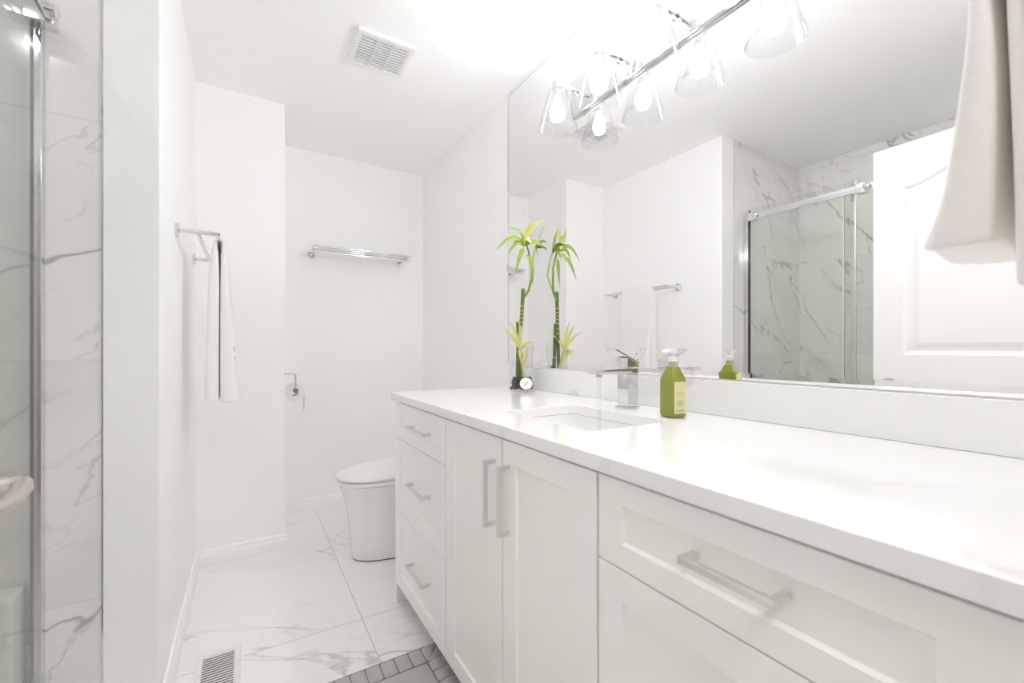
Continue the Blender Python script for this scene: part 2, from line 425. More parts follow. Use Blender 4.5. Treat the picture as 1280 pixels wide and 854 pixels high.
# middle: two doors under the sink
r = thing('sink_cabinet', 'white shaker cabinet with two tall doors under the sink', 'cabinet', (.86, .95, 0), 'vanity cabinets')
bm = B(); box(bm, XC+.021, XR-.003, .598, 1.307, ZB+.004, .72); obj('body', bm, CABIN, r)
for a, b, hy in ((.946, 1.307, .984), (.598, .944, .913)):
    d = obj('cabinet_door', shaker(a, b, ZB, .872, .060, .055), CAB, r)
    obj(HN, bar_handle(hy-.005, hy+.005, .640, .812, True), NICKEL, d, bevel=.001)
obj('toe_kick', bx(.68, .695, .60, 1.29, 0, ZB), CAB, r)
# right: wide drawers nearest the camera
r = thing('wide_drawer_cabinet', 'white shaker cabinet with wide drawers at the doorway end of the vanity', 'cabinet', (.86, .33, 0), 'vanity cabinets')
obj('body', carcass(YN+.014, .595), CABIN, r)
for z0, z1, zc in ((.717, .872, .802), (.404, .717, .575), (ZB, .404, .27)):
    d = obj('drawer', shaker(.078, .595, z0, z1, .057, .042 if z1-z0 < .2 else .056), CAB, r)
    obj(HN, bar_handle(.265, .398, zc-.0055, zc+.0055), NICKEL, d, bevel=.001)
obj('filler_strip', bx(XC+.002, XC+.02, YN+.002, .0775, ZB, .872), CAB, r)
obj('toe_kick', bx(.68, .695, YN+.002, .60, 0, ZB), CAB, r)

# countertop with the sink cut-out
SX0, SX1, SY0, SY1 = .680, .955, .760, 1.155
def rrect(x0, x1, y0, y1, r, n=6):
    pts = []
    for cx, cy, a0 in ((x1-r, y1-r, 0), (x0+r, y1-r, pi/2), (x0+r, y0+r, pi), (x1-r, y0+r, 1.5*pi)):
        for i in range(n+1): a = a0+pi/2*i/n; pts.append((cx+r*cos(a), cy+r*sin(a)))
    return pts
def counter():
    bm = B(); outer = [(XF, YN+.001), (XR-.001, YN+.001), (XR-.001, YF), (XF, YF)]
    hole = rrect(SX0, SX1, SY0, SY1, .022)
    lay = []
    for z in (ZT, ZT-.03):
        e = []; rr = []
        for pts in (outer, hole):
            r = [bm.verts.new((x, y, z)) for x, y in pts]; rr.append(r)
            e += [bm.edges.new((r[i], r[(i+1) % len(r)])) for i in range(len(r))]
        bmesh.ops.triangle_fill(bm, edges=e, use_beauty=True); lay.append(rr)
    for k in (0, 1):
        a, b = lay[0][k], lay[1][k]
        for i in range(len(a)): bm.faces.new((a[i], a[(i+1) % len(a)], b[(i+1) % len(b)], b[i]))
    o = obj('countertop', bm, QUARTZ, None, bevel=.002)
    base_here(o, ((XF+XR)/2, .98, ZT-.03))
    tag(o, 'long white quartz vanity countertop with faint grey veins', 'countertop')
counter()
o = obj('backsplash', bx(XR-.019, XR-.001, YN+.002, YF, ZT+.0005, 1.008), QUARTZ, bevel=.0015); base_here(o, (XR-.01, 1, ZT))
tag(o, 'low white quartz backsplash strip under the wall mirror', 'backsplash')
o = obj('side_splash', bx(XF+.001, XR-.020, YN+.002, YN+.021, ZT+.0005, 1.008), QUARTZ, bevel=.0015); base_here(o, (.85, YN+.01, ZT))
tag(o, 'short white side splash at the near end of the counter, right picture edge', 'backsplash')

def sink():
    root = thing('sink', 'white rectangular undermount sink set in the quartz counter', 'sink', ((SX0+SX1)/2, (SY0+SY1)/2, .76))
    bm = B(); rings = []
    zt = ZT-.0305
    prof = [(-.016, zt), (.001, zt), (.003, zt-.02), (.010, zt-.10), (.022, zt-.118), (.045, zt-.124), (.085, zt-.127)]
    for ins, z in prof:
        r = max(.024, .03-ins*.0) if ins < .04 else .03
        rings.append([bm.verts.new((x, y, z)) for x, y in rrect(SX0+ins, SX1-ins, SY0+ins, SY1-ins, r if ins > 0 else .03)])
    for a, b in zip(rings, rings[1:]):
        for i in range(len(a)): bm.faces.new((a[i], a[(i+1) % len(a)], b[(i+1) % len(b)], b[i]))
    bm.faces.new(rings[-1])
    # outside shell
    out = [[bm.verts.new((x, y, z)) for x, y in rrect(SX0+i, SX1-i, SY0+i, SY1-i, .03)] for i, z in ((-.016, zt-.012), (-.006, zt-.1), (.03, zt-.138))]
    chain = [rings[0]]+out
    for a, b in zip(chain, chain[1:]):
        for i in range(len(a)): bm.faces.new((a[i], b[i], b[(i+1) % len(b)], a[(i+1) % len(a)]))
    bm.faces.new(out[-1][::-1])
    obj('basin', bm, CERAM, root, True, auto=50)
    bm = B(); lathe(bm, [(0, .004), (.012, .004), (.02, .003), (.022, 0), (0, 0)], ((SX0+SX1)/2+.02, (SY0+SY1)/2, zt-.127), 24)
    obj('drain', bm, CHROME, root, True, auto=40)
sink()

FY = 1.007
def faucet():
    root = thing('faucet', 'square chrome single lever faucet running water into the sink', 'faucet', (1.064, FY, ZT))
    h = .0235
    bm = B(); box(bm, 1.064-.029, 1.064+.029, FY-.029, FY+.029, ZT+.0003, ZT+.005); obj('base_plate', bm, CHROME, root, bevel=.001)
    bm = B(); box(bm, 1.064-h, 1.064+h, FY-h, FY+h, ZT+.005, 1.018); obj('body', bm, CHROME, root, bevel=.0015)
    bm = B(); vs = box(bm, .912, 1.064+h, FY-h, FY+h, 1.018, 1.036)
    for v in vs:
        if v.co.x < 1 and v.co.z < 1.03: v.co.z = 1.020
        if v.co.x < 1 and v.co.z > 1.03: v.co.z = 1.0335
    sp = obj('spout', bm, CHROME, root, bevel=.0012)
    bm = B(); lathe(bm, [(.0, 0), (.011, 0), (.011, .010), (0, .010)], (.938, FY, 1.0105), 20); obj('aerator', bm, CHROME, sp, True, auto=40)
    bm = B(); tube(bm, [(1.064, FY, 1.035), (1.064, FY, 1.040)], .013, 20); obj('neck', bm, CHROME, root, True, auto=40)
    bm = B(); vs = box(bm, -.026, .026, -h, h, 0, .022)
    M = Matrix.Translation((1.064, FY, 1.0385)) @ Matrix.Rotation(radians(0), 4, 'Y')
    for v in vs:
        if v.co.z > .01: v.co.z += -.009 if v.co.x > 0 else .010
    xf(bm, bm.verts, M); hb = obj('lever_block', bm, CHROME, root, bevel=.0012)
    bm = B(); vs = box(bm, -.085, .030, -h, h, 0, .006); xf(bm, vs, Matrix.Translation((1.064, FY, 1.0615)) @ Matrix.Rotation(radians(23), 4, 'Y'))
    obj('lever', bm, CHROME, hb, bevel=.001)
faucet()
bm = B(); tube(bm, [(.938, FY, 1.0100), (.938, FY, .96), (.938, FY, .90), (.938, FY, .84), (.938, FY, .765)], [.0062, .0056, .0052, .005, .0056], 16)
o = obj('water_stream', bm, WATER, None, True, auto=50); base_here(o, (.938, FY, .765)); tag(o, 'thin stream of clear water falling from the chrome faucet into the sink', 'water')

# ------------------------------------------------------------------ things on the counter
def soap():
    px, py = 1.027, .8025
    root = thing('soap_bottle', 'square green pump soap bottle with yellow label beside the faucet', 'bottle', (px, py, ZT+.0005))
    M = Matrix.Translation((px, py, ZT+.0005)) @ Matrix.Rotation(radians(-8), 4, 'Z')
    hw = .0265
    bm = B(); rings = []
    for s, z in ((.80, 0), (.93, .002), (1, .008), (1, .105), (.97, .110), (.52, .138), (.44, .142)):
        pts = rrect(-hw*s, hw*s, -hw*s, hw*s, .007*s, 3); rings.append([bm.verts.new((x, y, z)) for x, y in pts])
    for a, b in zip(rings, rings[1:]):
        for i in range(len(a)): bm.faces.new((a[i], a[(i+1) % len(a)], b[(i+1) % len(b)], b[i]))
    bm.faces.new(rings[0][::-1]); bm.faces.new(rings[-1])
    xf(bm, bm.verts, M); obj('bottle_body', bm, SOAP, root, True, auto=35)
    bm = B(); lathe(bm, [(.0125, .140), (.0125, .148), (.0105, .149), (.0105, .158)], (0, 0, 0), 24); xf(bm, bm.verts, M); obj('neck', bm, SOAPN, root, True, auto=35)
    # pump head
    bm = B(); lathe(bm, [(.0125, .156), (.0125, .167), (.010, .169), (.0045, .170), (.0045, .178), (.010, .179), (.0115, .184), (.0105, .190), (0, .191)], (0, 0, 0), 24)
    R2 = Matrix.Rotation(radians(22), 4, 'Z')
    n0 = len(bm.verts); tube(bm, [(0, 0, .1845), (-.02, 0, .1855), (-.034, 0, .184), (-.037, 0, .181)], [.006, .0055, .0048, .004], 12)
    xf(bm, bm.verts, M); obj('pump', bm, PLAST, root, True, auto=40)
    # label on the face turned to the camera's right (-y face)
    bm = B(); box(bm, -.0205, .0215, -hw-.0007, -hw-.0001, .012, .100); xf(bm, bm.verts, M); lab = obj('label', bm, SOAPL, root)
    bm = B()
    for z, a in ((.068, .013), (.0645, .005), (.047, .007), (.044, .011), (.041, .012), (.038, .008), (.035, .010)):
        box(bm, -a, a, -hw-.0011, -hw-.0006, z-.0007, z+.0007)
    for k in range(6): x = -.0125+k*.005; box(bm, x-.0015, x+.0015, -hw-.0011, -hw-.0006, .018, .0225)
    xf(bm, bm.verts, M); obj('label_print', bm, INKG, lab)
soap()

VX, VY = 1.064, 1.645
def blade(bm, pts, wd, n=8, nrm=(0, -1, .2), fold=.15, mi=0):
    """lance-shaped leaf along a quadratic path p0,p1,p2"""
    P = arc(*pts, n); nrm = Vector(nrm); rows = []
    for i, p in enumerate(P):
        t = i/n; ww = wd*max(.04, (sin(pi*min(1, t*.92+.08)))**.8*(1-.35*t))
        tg = (P[min(i+1, n)]-P[max(i-1, 0)]).normalized(); s = tg.cross(nrm).normalized(); up = s.cross(tg).normalized()
        rows.append([bm.verts.new(p - s*ww + up*ww*fold), bm.verts.new(p), bm.verts.new(p + s*ww + up*ww*fold)])
    for a, b in zip(rows, rows[1:]):
        for k in (0, 1): bm.faces.new((a[k], a[k+1], b[k+1], b[k])).material_index = mi
def plant():
    z0 = ZT+.0005
    # vase: wide foot, waist, flaring rim
    root = thing('vase', 'clear glass vase of dark pebbles at the far end of the counter', 'vase', (VX, VY, z0))
    bm = B(); prof = [(.0, .0), (.062, .0), (.066, .006), (.056, .035), (.047, .062), (.046, .09), (.049, .14), (.054, .205), (.0515, .205), (.0465, .14), (.0435, .09), (.0445, .062), (.052, .036), (.060, .010), (0, .008)]
    lathe(bm, prof, (VX, VY, z0), 40); obj('vase_body', bm, VGLASS, root, True, auto=60)
    bm = B(); lathe(bm, [(0, .0005), (.0605, .0005), (.0630, .0055), (.0615, .008), (0, .008)], (VX, VY, z0), 40)
    # pebbles: one filling you could not count
    bm.free()
    bm = B()
    for k in range(210):
        h = .012+.048*random.random(); rr = (.055-.10*(h-.012))*math.sqrt(random.random()); a = random.random()*2*pi; rr = min(rr, .050-.30*max(0, h-.018))
        q = bmesh.ops.create_icosphere(bm, subdivisions=1, radius=.0075)['verts']
        S = Matrix.Diagonal((1, .8, .65, 1)); Rr = Euler((random.random()*3, random.random()*3, 0)).to_matrix().to_4x4()
        xf(bm, q, Matrix.Translation((VX+rr*cos(a), VY+rr*sin(a), z0+h)) @ Rr @ S)
        mi = 1 if (cos(a+.9) > .75 and h < .05) else 0
        for v in q:
            for f in v.link_faces: f.material_index = mi
    p = obj('pebbles', bm, [STONE, STONEB], None, True); base_here(p, (VX, VY, z0)); tag(p, 'dark pebbles filling the foot of the glass vase', 'pebbles'); p['kind'] = 'stuff'
    # round tag
    d = Vector((-.52, -.85, 0)).normalized(); c = Vector((VX, VY, z0+.038)) + d*.0615
    d2 = Vector((d.x, d.y, .45)).normalized(); q = d2.to_track_quat('Z', 'Y').to_matrix().to_4x4()
    bm = B(); lathe(bm, [(0, 0), (.0265, 0), (.0275, .001), (.0265, .002), (0, .002)], (0, 0, 0), 32); xf(bm, bm.verts, Matrix.Translation(c+Vector((.014, -.008, 0))) @ q)
    t = obj('round_tag', bm, TAGM, root, True, auto=40)
    bm = B(); vs = box(bm, -.011, .011, -.0014, .0014, .002, .0024); xf(bm, vs, Matrix.Translation(c+Vector((.014, -.008, 0))) @ q @ Matrix.Rotation(radians(50), 4, 'Z')); obj('tag_mark', bm, INK, t)
    # bamboo
    root = thing('lucky_bamboo', 'green and yellow lucky bamboo growing in the glass vase', 'plant', (VX, VY, z0+.02))
    def stalk(pts, r, rings):
        bm = B(); P = []
        for a, b in zip(pts, pts[1:]):
            for i in range(4): P.append(Vector(a).lerp(Vector(b), i/4))
        P.append(Vector(pts[-1])); tube(bm, P, r, 14)
        s = obj('stalk', bm, STALK, root, True, auto=50)
        bm = B()
        L = Vector(pts[-1])-Vector(pts[-2])
        for t in rings:
            k = t*(len(P)-1); i = min(int(k), len(P)-2); c0 = P[i].lerp(P[i+1], k-i); tg = (P[i+1]-P[i]).normalized()
            bmr = B(); tube(bmr, [c0-tg*.0022, c0, c0+tg*.0022], [r*1.02, r*1.18, r*1.02], 14)
            obj('node_ring', bmr, STALKY, s, True)
        tube(bm, [P[-1]-L.normalized()*.004, P[-1]+L.normalized()*.0012], r*1.04, 14); obj('cut_top', bm, STALKT, s, True, auto=40)
    stalk([(VX-.020, VY+.012, z0+.012), (VX-.014, VY+.01, z0+.20), (VX-.002, VY+.0, z0+.33), (VX+.004, VY-.003, 1.372)], .0085, (.50, .56, .62, .67, .71, .75, .80))
    stalk([(VX+.010, VY+.02, z0+.012), (VX+.0, VY+.022, z0+.15), (VX-.008, VY+.024, 1.222)], .0085, (.5, .8))
    # side shoot carrying the crown
    sh = [(VX+.006, VY-.004, 1.330), (VX+.030, VY-.010, 1.365), (VX+.040, VY-.02, 1.42), (VX+.038, VY-.02, 1.48), (VX+.020, VY-.02, 1.545), (VX+.006, VY-.02, 1.585)]
    bm = B(); tube(bm, sh, [.0055, .0055, .005, .0045, .004, .003], 10); obj('shoot', bm, LEAF, root, True)
    sh2 = [(VX+.030, VY-.010, 1.365), (VX+.058, VY+.0, 1.44), (VX+.052, VY-.01, 1.51), (VX+.05, VY-.03, 1.55)]
    bm = B(); tube(bm, sh2, [.0045, .0042, .0038, .003], 10); obj('shoot', bm, LEAFY, root, True)
    T = Vector((VX-.002, VY-.02, 1.572))
    crown = [  # start offset, control, tip (x, y, z), half width, kind
        ((0, 0, .0), (-.05, .0, .045), (-.112, .015, -.035), .0115, 0),
        ((0, 0, -.01), (-.03, -.0, .025), (-.064, .01, -.045), .0125, 0),
        ((.004, 0, -.03), (-.028, -.02, -.02), (-.058, -.03, -.125), .0125, 0),
        ((.012, 0, -.05), (.03, -.02, -.06), (.022, -.025, -.16), .0115, 0),
        ((0, 0, 0), (-.01, .0, .06), (-.045, .03, .058), .0095, 0),
        ((0, 0, 0), (.0, -.01, .045), (.028, -.035, -.03), .012, 1),
        ((0, 0, .0), (.018, -.02, .07), (.055, -.05, .085), .010, 1),
        ((.003, 0, -.01), (.02, -.03, .03), (.066, -.06, -.035), .012, 0),
        ((.003, 0, -.01), (-.01, -.02, .05), (.012, -.05, .07), .011, 1),
        ((.0, 0, -.02), (-.01, .01, .02), (-.04, .05, .04), .0105, 1)]
    for a, b, c, wd, k in crown:
        bm = B(); blade(bm, (T+Vector(a), T+Vector(b)*1.2, T+Vector(c)*1.2), wd*1.1, 10); obj('leaf', bm, LEAFY if k else LEAF, root, True)
    T2 = Vector((VX+.05, VY-.03, 1.545))
    for b, c, wd, k in (((.0, -.03, .05), (.0, -.095, .015), .012, 0), ((.01, -.02, .06), (.012, -.06, .10), .010, 1), ((.01, -.01, .03), (.005, -.09, -.01), .010, 0), ((-.02, -.02, .04), (-.01, -.05, -.05), .009, 1)):
        bm = B(); blade(bm, (T2, T2+Vector(b), T2+Vector(c)), wd, 10, nrm=(-1, .1, .3)); obj('leaf', bm, LEAFY if k else LEAF, root, True)
    # low yellow shoot in the mouth of the vase
    A = Vector((VX-.004, VY-.012, z0+.05)); Bq = Vector((VX-.028, VY-.02, z0+.20))
    bm = B(); tube(bm, arc(A+Vector((.02, 0, -.02)), A+Vector((-.01, 0, .08)), Bq), .005, 10); obj('shoot', bm, LEAFY, root, True)
    low = [((0, 0, -.01), (-.03, -.01, .04), (-.088, -.02, .075), .009), ((0, 0, 0), (-.02, -.01, .06), (-.055, -.01, .11), .010), ((0, 0, 0), (.005, -.01, .06), (-.015, -.02, .12), .010),
           ((0, 0, -.02), (.03, -.02, .03), (.055, -.03, .02), .009), ((0, 0, -.03), (-.02, -.03, .0), (-.02, -.04, -.06), .011), ((.01, 0, -.06), (.01, -.03, -.02), (-.03, -.035, -.02), .011), ((0, .0, -.02), (.02, .02, .05), (.045, .06, .07), .009), ((.012, 0, -.09), (.03, -.03, -.05), (.02, -.03, .015), .010)]
    for a, b, c, wd in low:
        bm = B(); blade(bm, (Bq+Vector(a), Bq+Vector(b), Bq+Vector(c)), wd, 8); obj('leaf', bm, LEAFY, root, True)
plant()

# ------------------------------------------------------------------ vanity light
LY = (1.367, 1.130, .890, .652)
def vanity_light():
    xm = XR-.0065
    root = thing('vanity_light', 'chrome four lamp vanity light with clear glass cone shades on the mirror', 'light', (xm, 1.01, 1.98))
    obj('backplate', bx(xm-.016, xm, .618, 1.402, 2.056, 2.212), CHROME, root, bevel=.003)
    for y in LY:
        xl = XR-.117
        bm = B(); tube(bm, [(xm-.014, y, 2.148), (xm-.03, y, 2.150), (xl+.0, y, 2.150)], .0055, 12)
        lathe(bm, [(0, 0), (.014, 0), (.014, .008), (0, .008)], (xm-.024, y, 2.148), 20, axis='x')
        arm = obj('arm', bm, CHROME, root, True, auto=40)
        bm = B(); lathe(bm, [(0, 2.176), (.005, 2.175), (.006, 2.169), (.004, 2.165), (.012, 2.163), (.0225, 2.159), (.0225, 2.128), (.018, 2.124), (.018, 2.098), (0, 2.098)], (xl, y, 0), 28)
        obj('socket_cap', bm, CHROME, arm, True, auto=35)
        bm = B(); lathe(bm, [(.030, 2.131), (.036, 2.126), (.078, 1.972), (.0755, 1.972), (.0335, 2.124), (.028, 2.128)], (xl, y, 0), 48, close=True)
        obj('glass_shade', bm, LGLASS, arm, True, auto=50)
        bm = B(); lathe(bm, [(0, 2.099), (.012, 2.099), (.013, 2.088), (.019, 2.072), (.025, 2.055), (.0265, 2.042), (.023, 2.025), (.013, 2.015), (0, 2.012)], (xl, y, 0), 20)
        obj('bulb', bm, BULBM, arm, True)
vanity_light()

# ------------------------------------------------------------------ towel bars and towels
def towel_mesh(prof_out, prof_in, w0, w1, along, n=14, amp=.004, seed=0):
    """thick folded towel over a bar: outer and inner cross-section outlines (u, z), swept along the bar"""
    rnd = random.Random(seed); ph = [rnd.random()*6 for _ in range(6)]
    bm = B(); k = len(prof_out); slices = []
    for i in range(n+1):
        t = i/n; s = w0+(w1-w0)*t; sl = []
        edge = 1-.10*max(0, 1-min(t, 1-t)*7)**2
        for pr, sg in ((prof_out, 1), (prof_in, -.4)):
            row = []
            for j, (u, z) in enumerate(pr):
                hgt = abs(j-(k-1)/2)/((k-1)/2)
                d = amp*hgt*(sin(t*7+ph[0]+z*6)+.6*sin(t*13+ph[1]-z*4))*sg
                cu = (prof_out[j][0]+prof_in[j][0])/2
                uu = cu+(u-cu)*edge+d
                row.append(bm.verts.new((uu, s+.006*hgt*sin(z*9+ph[2])*(1 if t > .5 else -1), z+.003*sin(t*9+ph[3])*hgt) if along == 'y' else (s+.006*hgt*sin(z*9+ph[2]), uu, z+.003*sin(t*9+ph[3])*hgt)))
            sl.append(row)
        slices.append(sl)
    for a, b in zip(slices, slices[1:]):
        for q in (0, 1):
            for j in range(k-1): bm.faces.new((a[q][j], a[q][j+1], b[q][j+1], b[q][j]))
        for j in (0, k-1): bm.faces.new((a[0][j], b[0][j], b[1][j], a[1][j]))
    for sl in (slices[0], slices[-1]):
        for j in range(k-1): bm.faces.new((sl[0][j], sl[1][j], sl[1][j+1], sl[0][j+1]))
    return bm
def subsurf(o, l=2):
    m = o.modifiers.new('subsurf', 'SUBSURF'); m.levels = l; m.render_levels = l

# double bar on the left wall
def rail_flange(bm, c, axis):
    lathe(bm, [(0, 0), (.026, 0), (.026, .008), (.022, .011), (0, .011)], c, 28, axis=axis)
r = thing('towel_bar', 'double chrome towel bar on the left wall', 'towel bar', (XL, 2.24, 1.52), 'wall towel bars')
for y in (1.945, 2.535):
    bm = B(); lathe(bm, [(0, 0), (.026, 0), (.026, .008), (.022, .011), (0, .011)], (XL, y, 1.525), 28, axis='x'); f = obj('wall_flange', bm, CHROME, r, True, auto=35)
    bm = B(); tube(bm, [(XL+.01, y, 1.525), (-.088, y, 1.525)], .008, 14); obj('arm', bm, CHROME, f, True, auto=40)
for x, z in ((-.152, 1.522), (-.092, 1.525)):
    bm = B(); tube(bm, [(x, 1.945, z), (x, 2.535, z)], .0072, 14); obj('rail', bm, CHROME, r, True, auto=40)
XB = -.092
po = [(XB-.052, .893), (XB-.052, .899), (XB-.047, 1.02), (XB-.043, 1.2), (XB-.036, 1.38), (XB-.026, 1.49), (XB-.017, 1.532), (XB, 1.548), (XB+.017, 1.532), (XB+.025, 1.49), (XB+.033, 1.38), (XB+.040, 1.2), (XB+.050, 1.02), (XB+.062, .891), (XB+.0625, .885)]
pi_ = [(XB-.001, .893), (XB-.001, .899), (XB-.001, 1.02), (XB-.001, 1.2), (XB-.001, 1.38), (XB-.004, 1.48), (XB-.0085, 1.525), (XB, 1.5340), (XB+.0085, 1.525), (XB+.004, 1.48), (XB+.001, 1.38), (XB+.001, 1.2), (XB+.001, 1.02), (XB+.003, .891), (XB+.003, .885)]
r = thing('hand_towel', 'white folded hand towel with dark dot embroidery hanging on left wall bar', 'towel', (XB, 2.19, .89), 'white hand towels')
t = obj('cloth', towel_mesh(po, pi_, 2.055, 2.335, 'y', seed=3), TOWEL, r, True); subsurf(t)
for y, z in ((2.085, 1.10), (2.10, 1.065), (2.12, 1.04), (2.105, 1.00), (2.14, .975), (2.125, 1.09), (2.16, 1.06), (2.17, 1.01), (2.115, .96), (2.15, 1.02), (2.09, 1.02)):
    xx = XB+.0405+(1.2-z)*.055
    bm = B(); q = bmesh.ops.create_icosphere(bm, subdivisions=1, radius=.0055)['verts']; xf(bm, q, Matrix.Translation((xx, y, z)) @ Matrix.Diagonal((.6, .8, 1.2, 1)))
    obj('embroidery_dot', bm, SEED, t, True)
# towel bar on the doorway wall, towel close to the camera
r = thing('towel_bar', 'chrome towel bar above the near end of the counter, mostly out of frame', 'towel bar', (.83, YN, 1.51), 'wall towel bars')
for x in (.625, 1.03):
    bm = B(); lathe(bm, [(0, 0), (.024, 0), (.024, .008), (.020, .011), (0, .011)], (x, YN, 1.51), 28, axis='y'); f = obj('wall_flange', bm, CHROME, r, True, auto=35)
    bm = B(); tube(bm, [(x, YN+.008, 1.51), (x, YN+.058, 1.51)], .008, 14); obj('arm', bm, CHROME, f, True, auto=40)
bm = B(); tube(bm, [(.625, YN+.055, 1.51), (1.03, YN+.055, 1.51)], .0075, 14); obj('rail', bm, CHROME, r, True, auto=40)
yb = YN+.055
po = [(.073, 1.158), (.073, 1.164), (.080, 1.24), (.086, 1.33), (.092, 1.42), (yb-.019, 1.48), (yb-.014, 1.515), (yb, 1.534), (yb+.012, 1.522), (yb+.014, 1.485), (yb+.013, 1.42), (yb+.024, 1.33), (yb+.034, 1.25), (yb+.051, 1.209), (yb+.053, 1.203)]
pi_ = [(.098, 1.158), (.098, 1.164), (.098, 1.24), (.100, 1.33), (.103, 1.42), (yb-.011, 1.48), (yb-.0085, 1.513), (yb, 1.5205), (yb+.0085, 1.513), (yb+.004, 1.485), (yb-.006, 1.42), (yb-.008, 1.33), (yb-.006, 1.25), (yb-.004, 1.209), (yb-.004, 1.203)]
o = obj('hand_towel', towel_mesh(po, pi_, .605, .80, 'x', seed=5, amp=.002), TOWELN, None, True); subsurf(o)
base_here(o, (.70, yb, 1.16)); tag(o, 'blurred ivory hand towel hanging close to camera at top right', 'towel', 'white hand towels')

# rack shelf on the back wall
r = thing('towel_rack', 'chrome towel rack of parallel bars above the toilet on back wall', 'towel rack', (.69, YB, 1.74))
for x in (.372, .985):
    bm = B(); lathe(bm, [(0, 0), (.026, 0), (.026, -.008), (.022, -.012), (0, -.012)], (x, YB, 1.738), 28, axis='y'); f = obj('wall_flange', bm, CHROME, r, True, auto=35)
    bm = B(); box(bm, x-.007, x+.007, YB-.225, YB-.01, 1.738, 1.752); obj('arm', bm, CHROME, f, bevel=.002)
for y in (YB-.220, YB-.165, YB-.110, YB-.055):
    bm = B(); tube(bm, [(.355, y, 1.758), (1.005, y, 1.758)], .0065, 12); obj('rail', bm, CHROME, r, True, auto=40)
bm = B(); tube(bm, [(.372, YB-.215, 1.722), (.985, YB-.215, 1.722)], .0065, 12); obj('hanging_rail', bm, CHROME, r, True, auto=40)

# toilet paper holder on the side of the stepped wall
r = thing('paper_holder', 'chrome toilet paper holder on the corner of the stepped wall', 'paper holder', (XS, 2.76, .95))
bm = B(); lathe(bm, [(0, 0), (.020, 0), (.020, .006), (.016, .008), (0, .008)], (XS, 2.775, .957), 24, axis='x'); obj('wall_flange', bm, CHROME, r, True, auto=35)
bm = B(); tube(bm, [(XS+.006, 2.775, .957), (XS+.055, 2.775, .957), (XS+.060, 2.775, .952), (XS+.060, 2.775, .865), (XS+.060, 2.780, .858), (XS+.060, 2.93, .858)], .006, 12); obj('arm', bm, CHROME, r, True, auto=60)
bm = B(); lathe(bm, [(0, -.004), (.014, -.004), (.015, 0), (0, 0)], (XS+.060, 2.772, .858), 20, axis='y'); obj('end_cap', bm, CHROME, r, True, auto=40)
bm = B(); lathe(bm, [(.020, 0), (.053, 0), (.053, .10), (.020, .10)], (XS+.060, 2.80, .845), 36, close=True, axis='y')
o = obj('toilet_paper_roll', bm, PAPER, None, True, auto=40)
bmx = B(); vs = box(bmx, XS+.111, XS+.1125, 2.803, 2.897, .735, .85)
base_here(o, (XS+.06, 2.85, .79)); tag(o, 'white toilet paper roll on the chrome holder by the alcove corner', 'toilet paper')
s_ = link('loose_sheet', bmx, PAPER); s_.data.transform(Matrix.Translation((-(XS+.06), -2.85, -.79))); s_.parent = o

# ------------------------------------------------------------------ toilet (faces -x, stands by the right wall beyond the vanity)
def dsec(front, back, hw, n=14, fl=.27):
    """D-shaped outline: round front at -x, straight sides"""
    pts = []; L = min(fl, back-front-.05)
    for i in range(2*n+1):
        a = -pi/2+pi*i/(2*n); pts.append((front+L-L*(abs(cos(a))**.9), hw*(1 if a > 0 else -1)*abs(sin(a))**.9))
    r = .03
    for i in range(5): a = pi/2-pi/2*i/4; pts.append((back-r+r*cos(a), hw-r+r*sin(a)))
    for i in range(5): a = -pi/2*i/4; pts.append((back-r+r*cos(a), -hw+r+r*sin(a)))
    return pts
def toilet(cy=2.372):
    root = thing('toilet', 'white skirted toilet with closed lid standing behind the vanity end', 'toilet', (.8, cy, 0))
    def loft(secs, fl=.27):
        bm = B(); rings = []
        for fr, bk, hw, z in secs: rings.append([bm.verts.new((x, cy+y, z*1.065)) for x, y in dsec(fr-.030, bk, hw, fl=fl)])
        for a, b in zip(rings, rings[1:]):
            for i in range(len(a)): bm.faces.new((a[i], a[(i+1) % len(a)], b[(i+1) % len(b)], b[i]))
        bm.faces.new(rings[0][::-1]); bm.faces.new(rings[-1]); return bm
    obj('pan', loft([(.500, 1.14, .128, .006), (.498, 1.14, .130, .012), (.490, 1.14, .134, .12), (.474, 1.14, .146, .24), (.452, 1.14, .165, .33), (.440, 1.14, .176, .368), (.440, 1.14, .177, .374)]), CERAM, root, True, auto=40)
    obj('foot_seal', loft([(.503, 1.137, .125, .0), (.503, 1.137, .125, .006)]), DARK, root)
    obj('seat', loft([(.430, .93, .182, .377), (.426, .93, .186, .382), (.426, .93, .186, .393), (.430, .93, .183, .397)]), PLAST, root, True, auto=40)
    bm = loft([(.432, .93, .180, .3995), (.424, .93, .187, .403), (.424, .93, .187, .408), (.436, .93, .178, .417), (.47, .93, .155, .4225), (.54, .93, .10, .4245)])
    for v in bm.verts:
        if v.co.z > .4255: v.co.z += max(0, (v.co.x-.45))*.035
    obj('lid', bm, PLAST, root, True, auto=40)
    bm = B(); box(bm, .945, 1.155, cy-.19, cy+.19, .37, .66); box(bm, .940, 1.158, cy-.194, cy+.194, .66, .69); obj('tank', bm, CERAM, root, bevel=.015, bseg=3)
    bm = B(); lathe(bm, [(0, .69), (.022, .69), (.022, .695), (0, .696)], (1.05, cy, 0), 24); obj('flush_button', bm, CHROME, root, True, auto=40)
toilet()

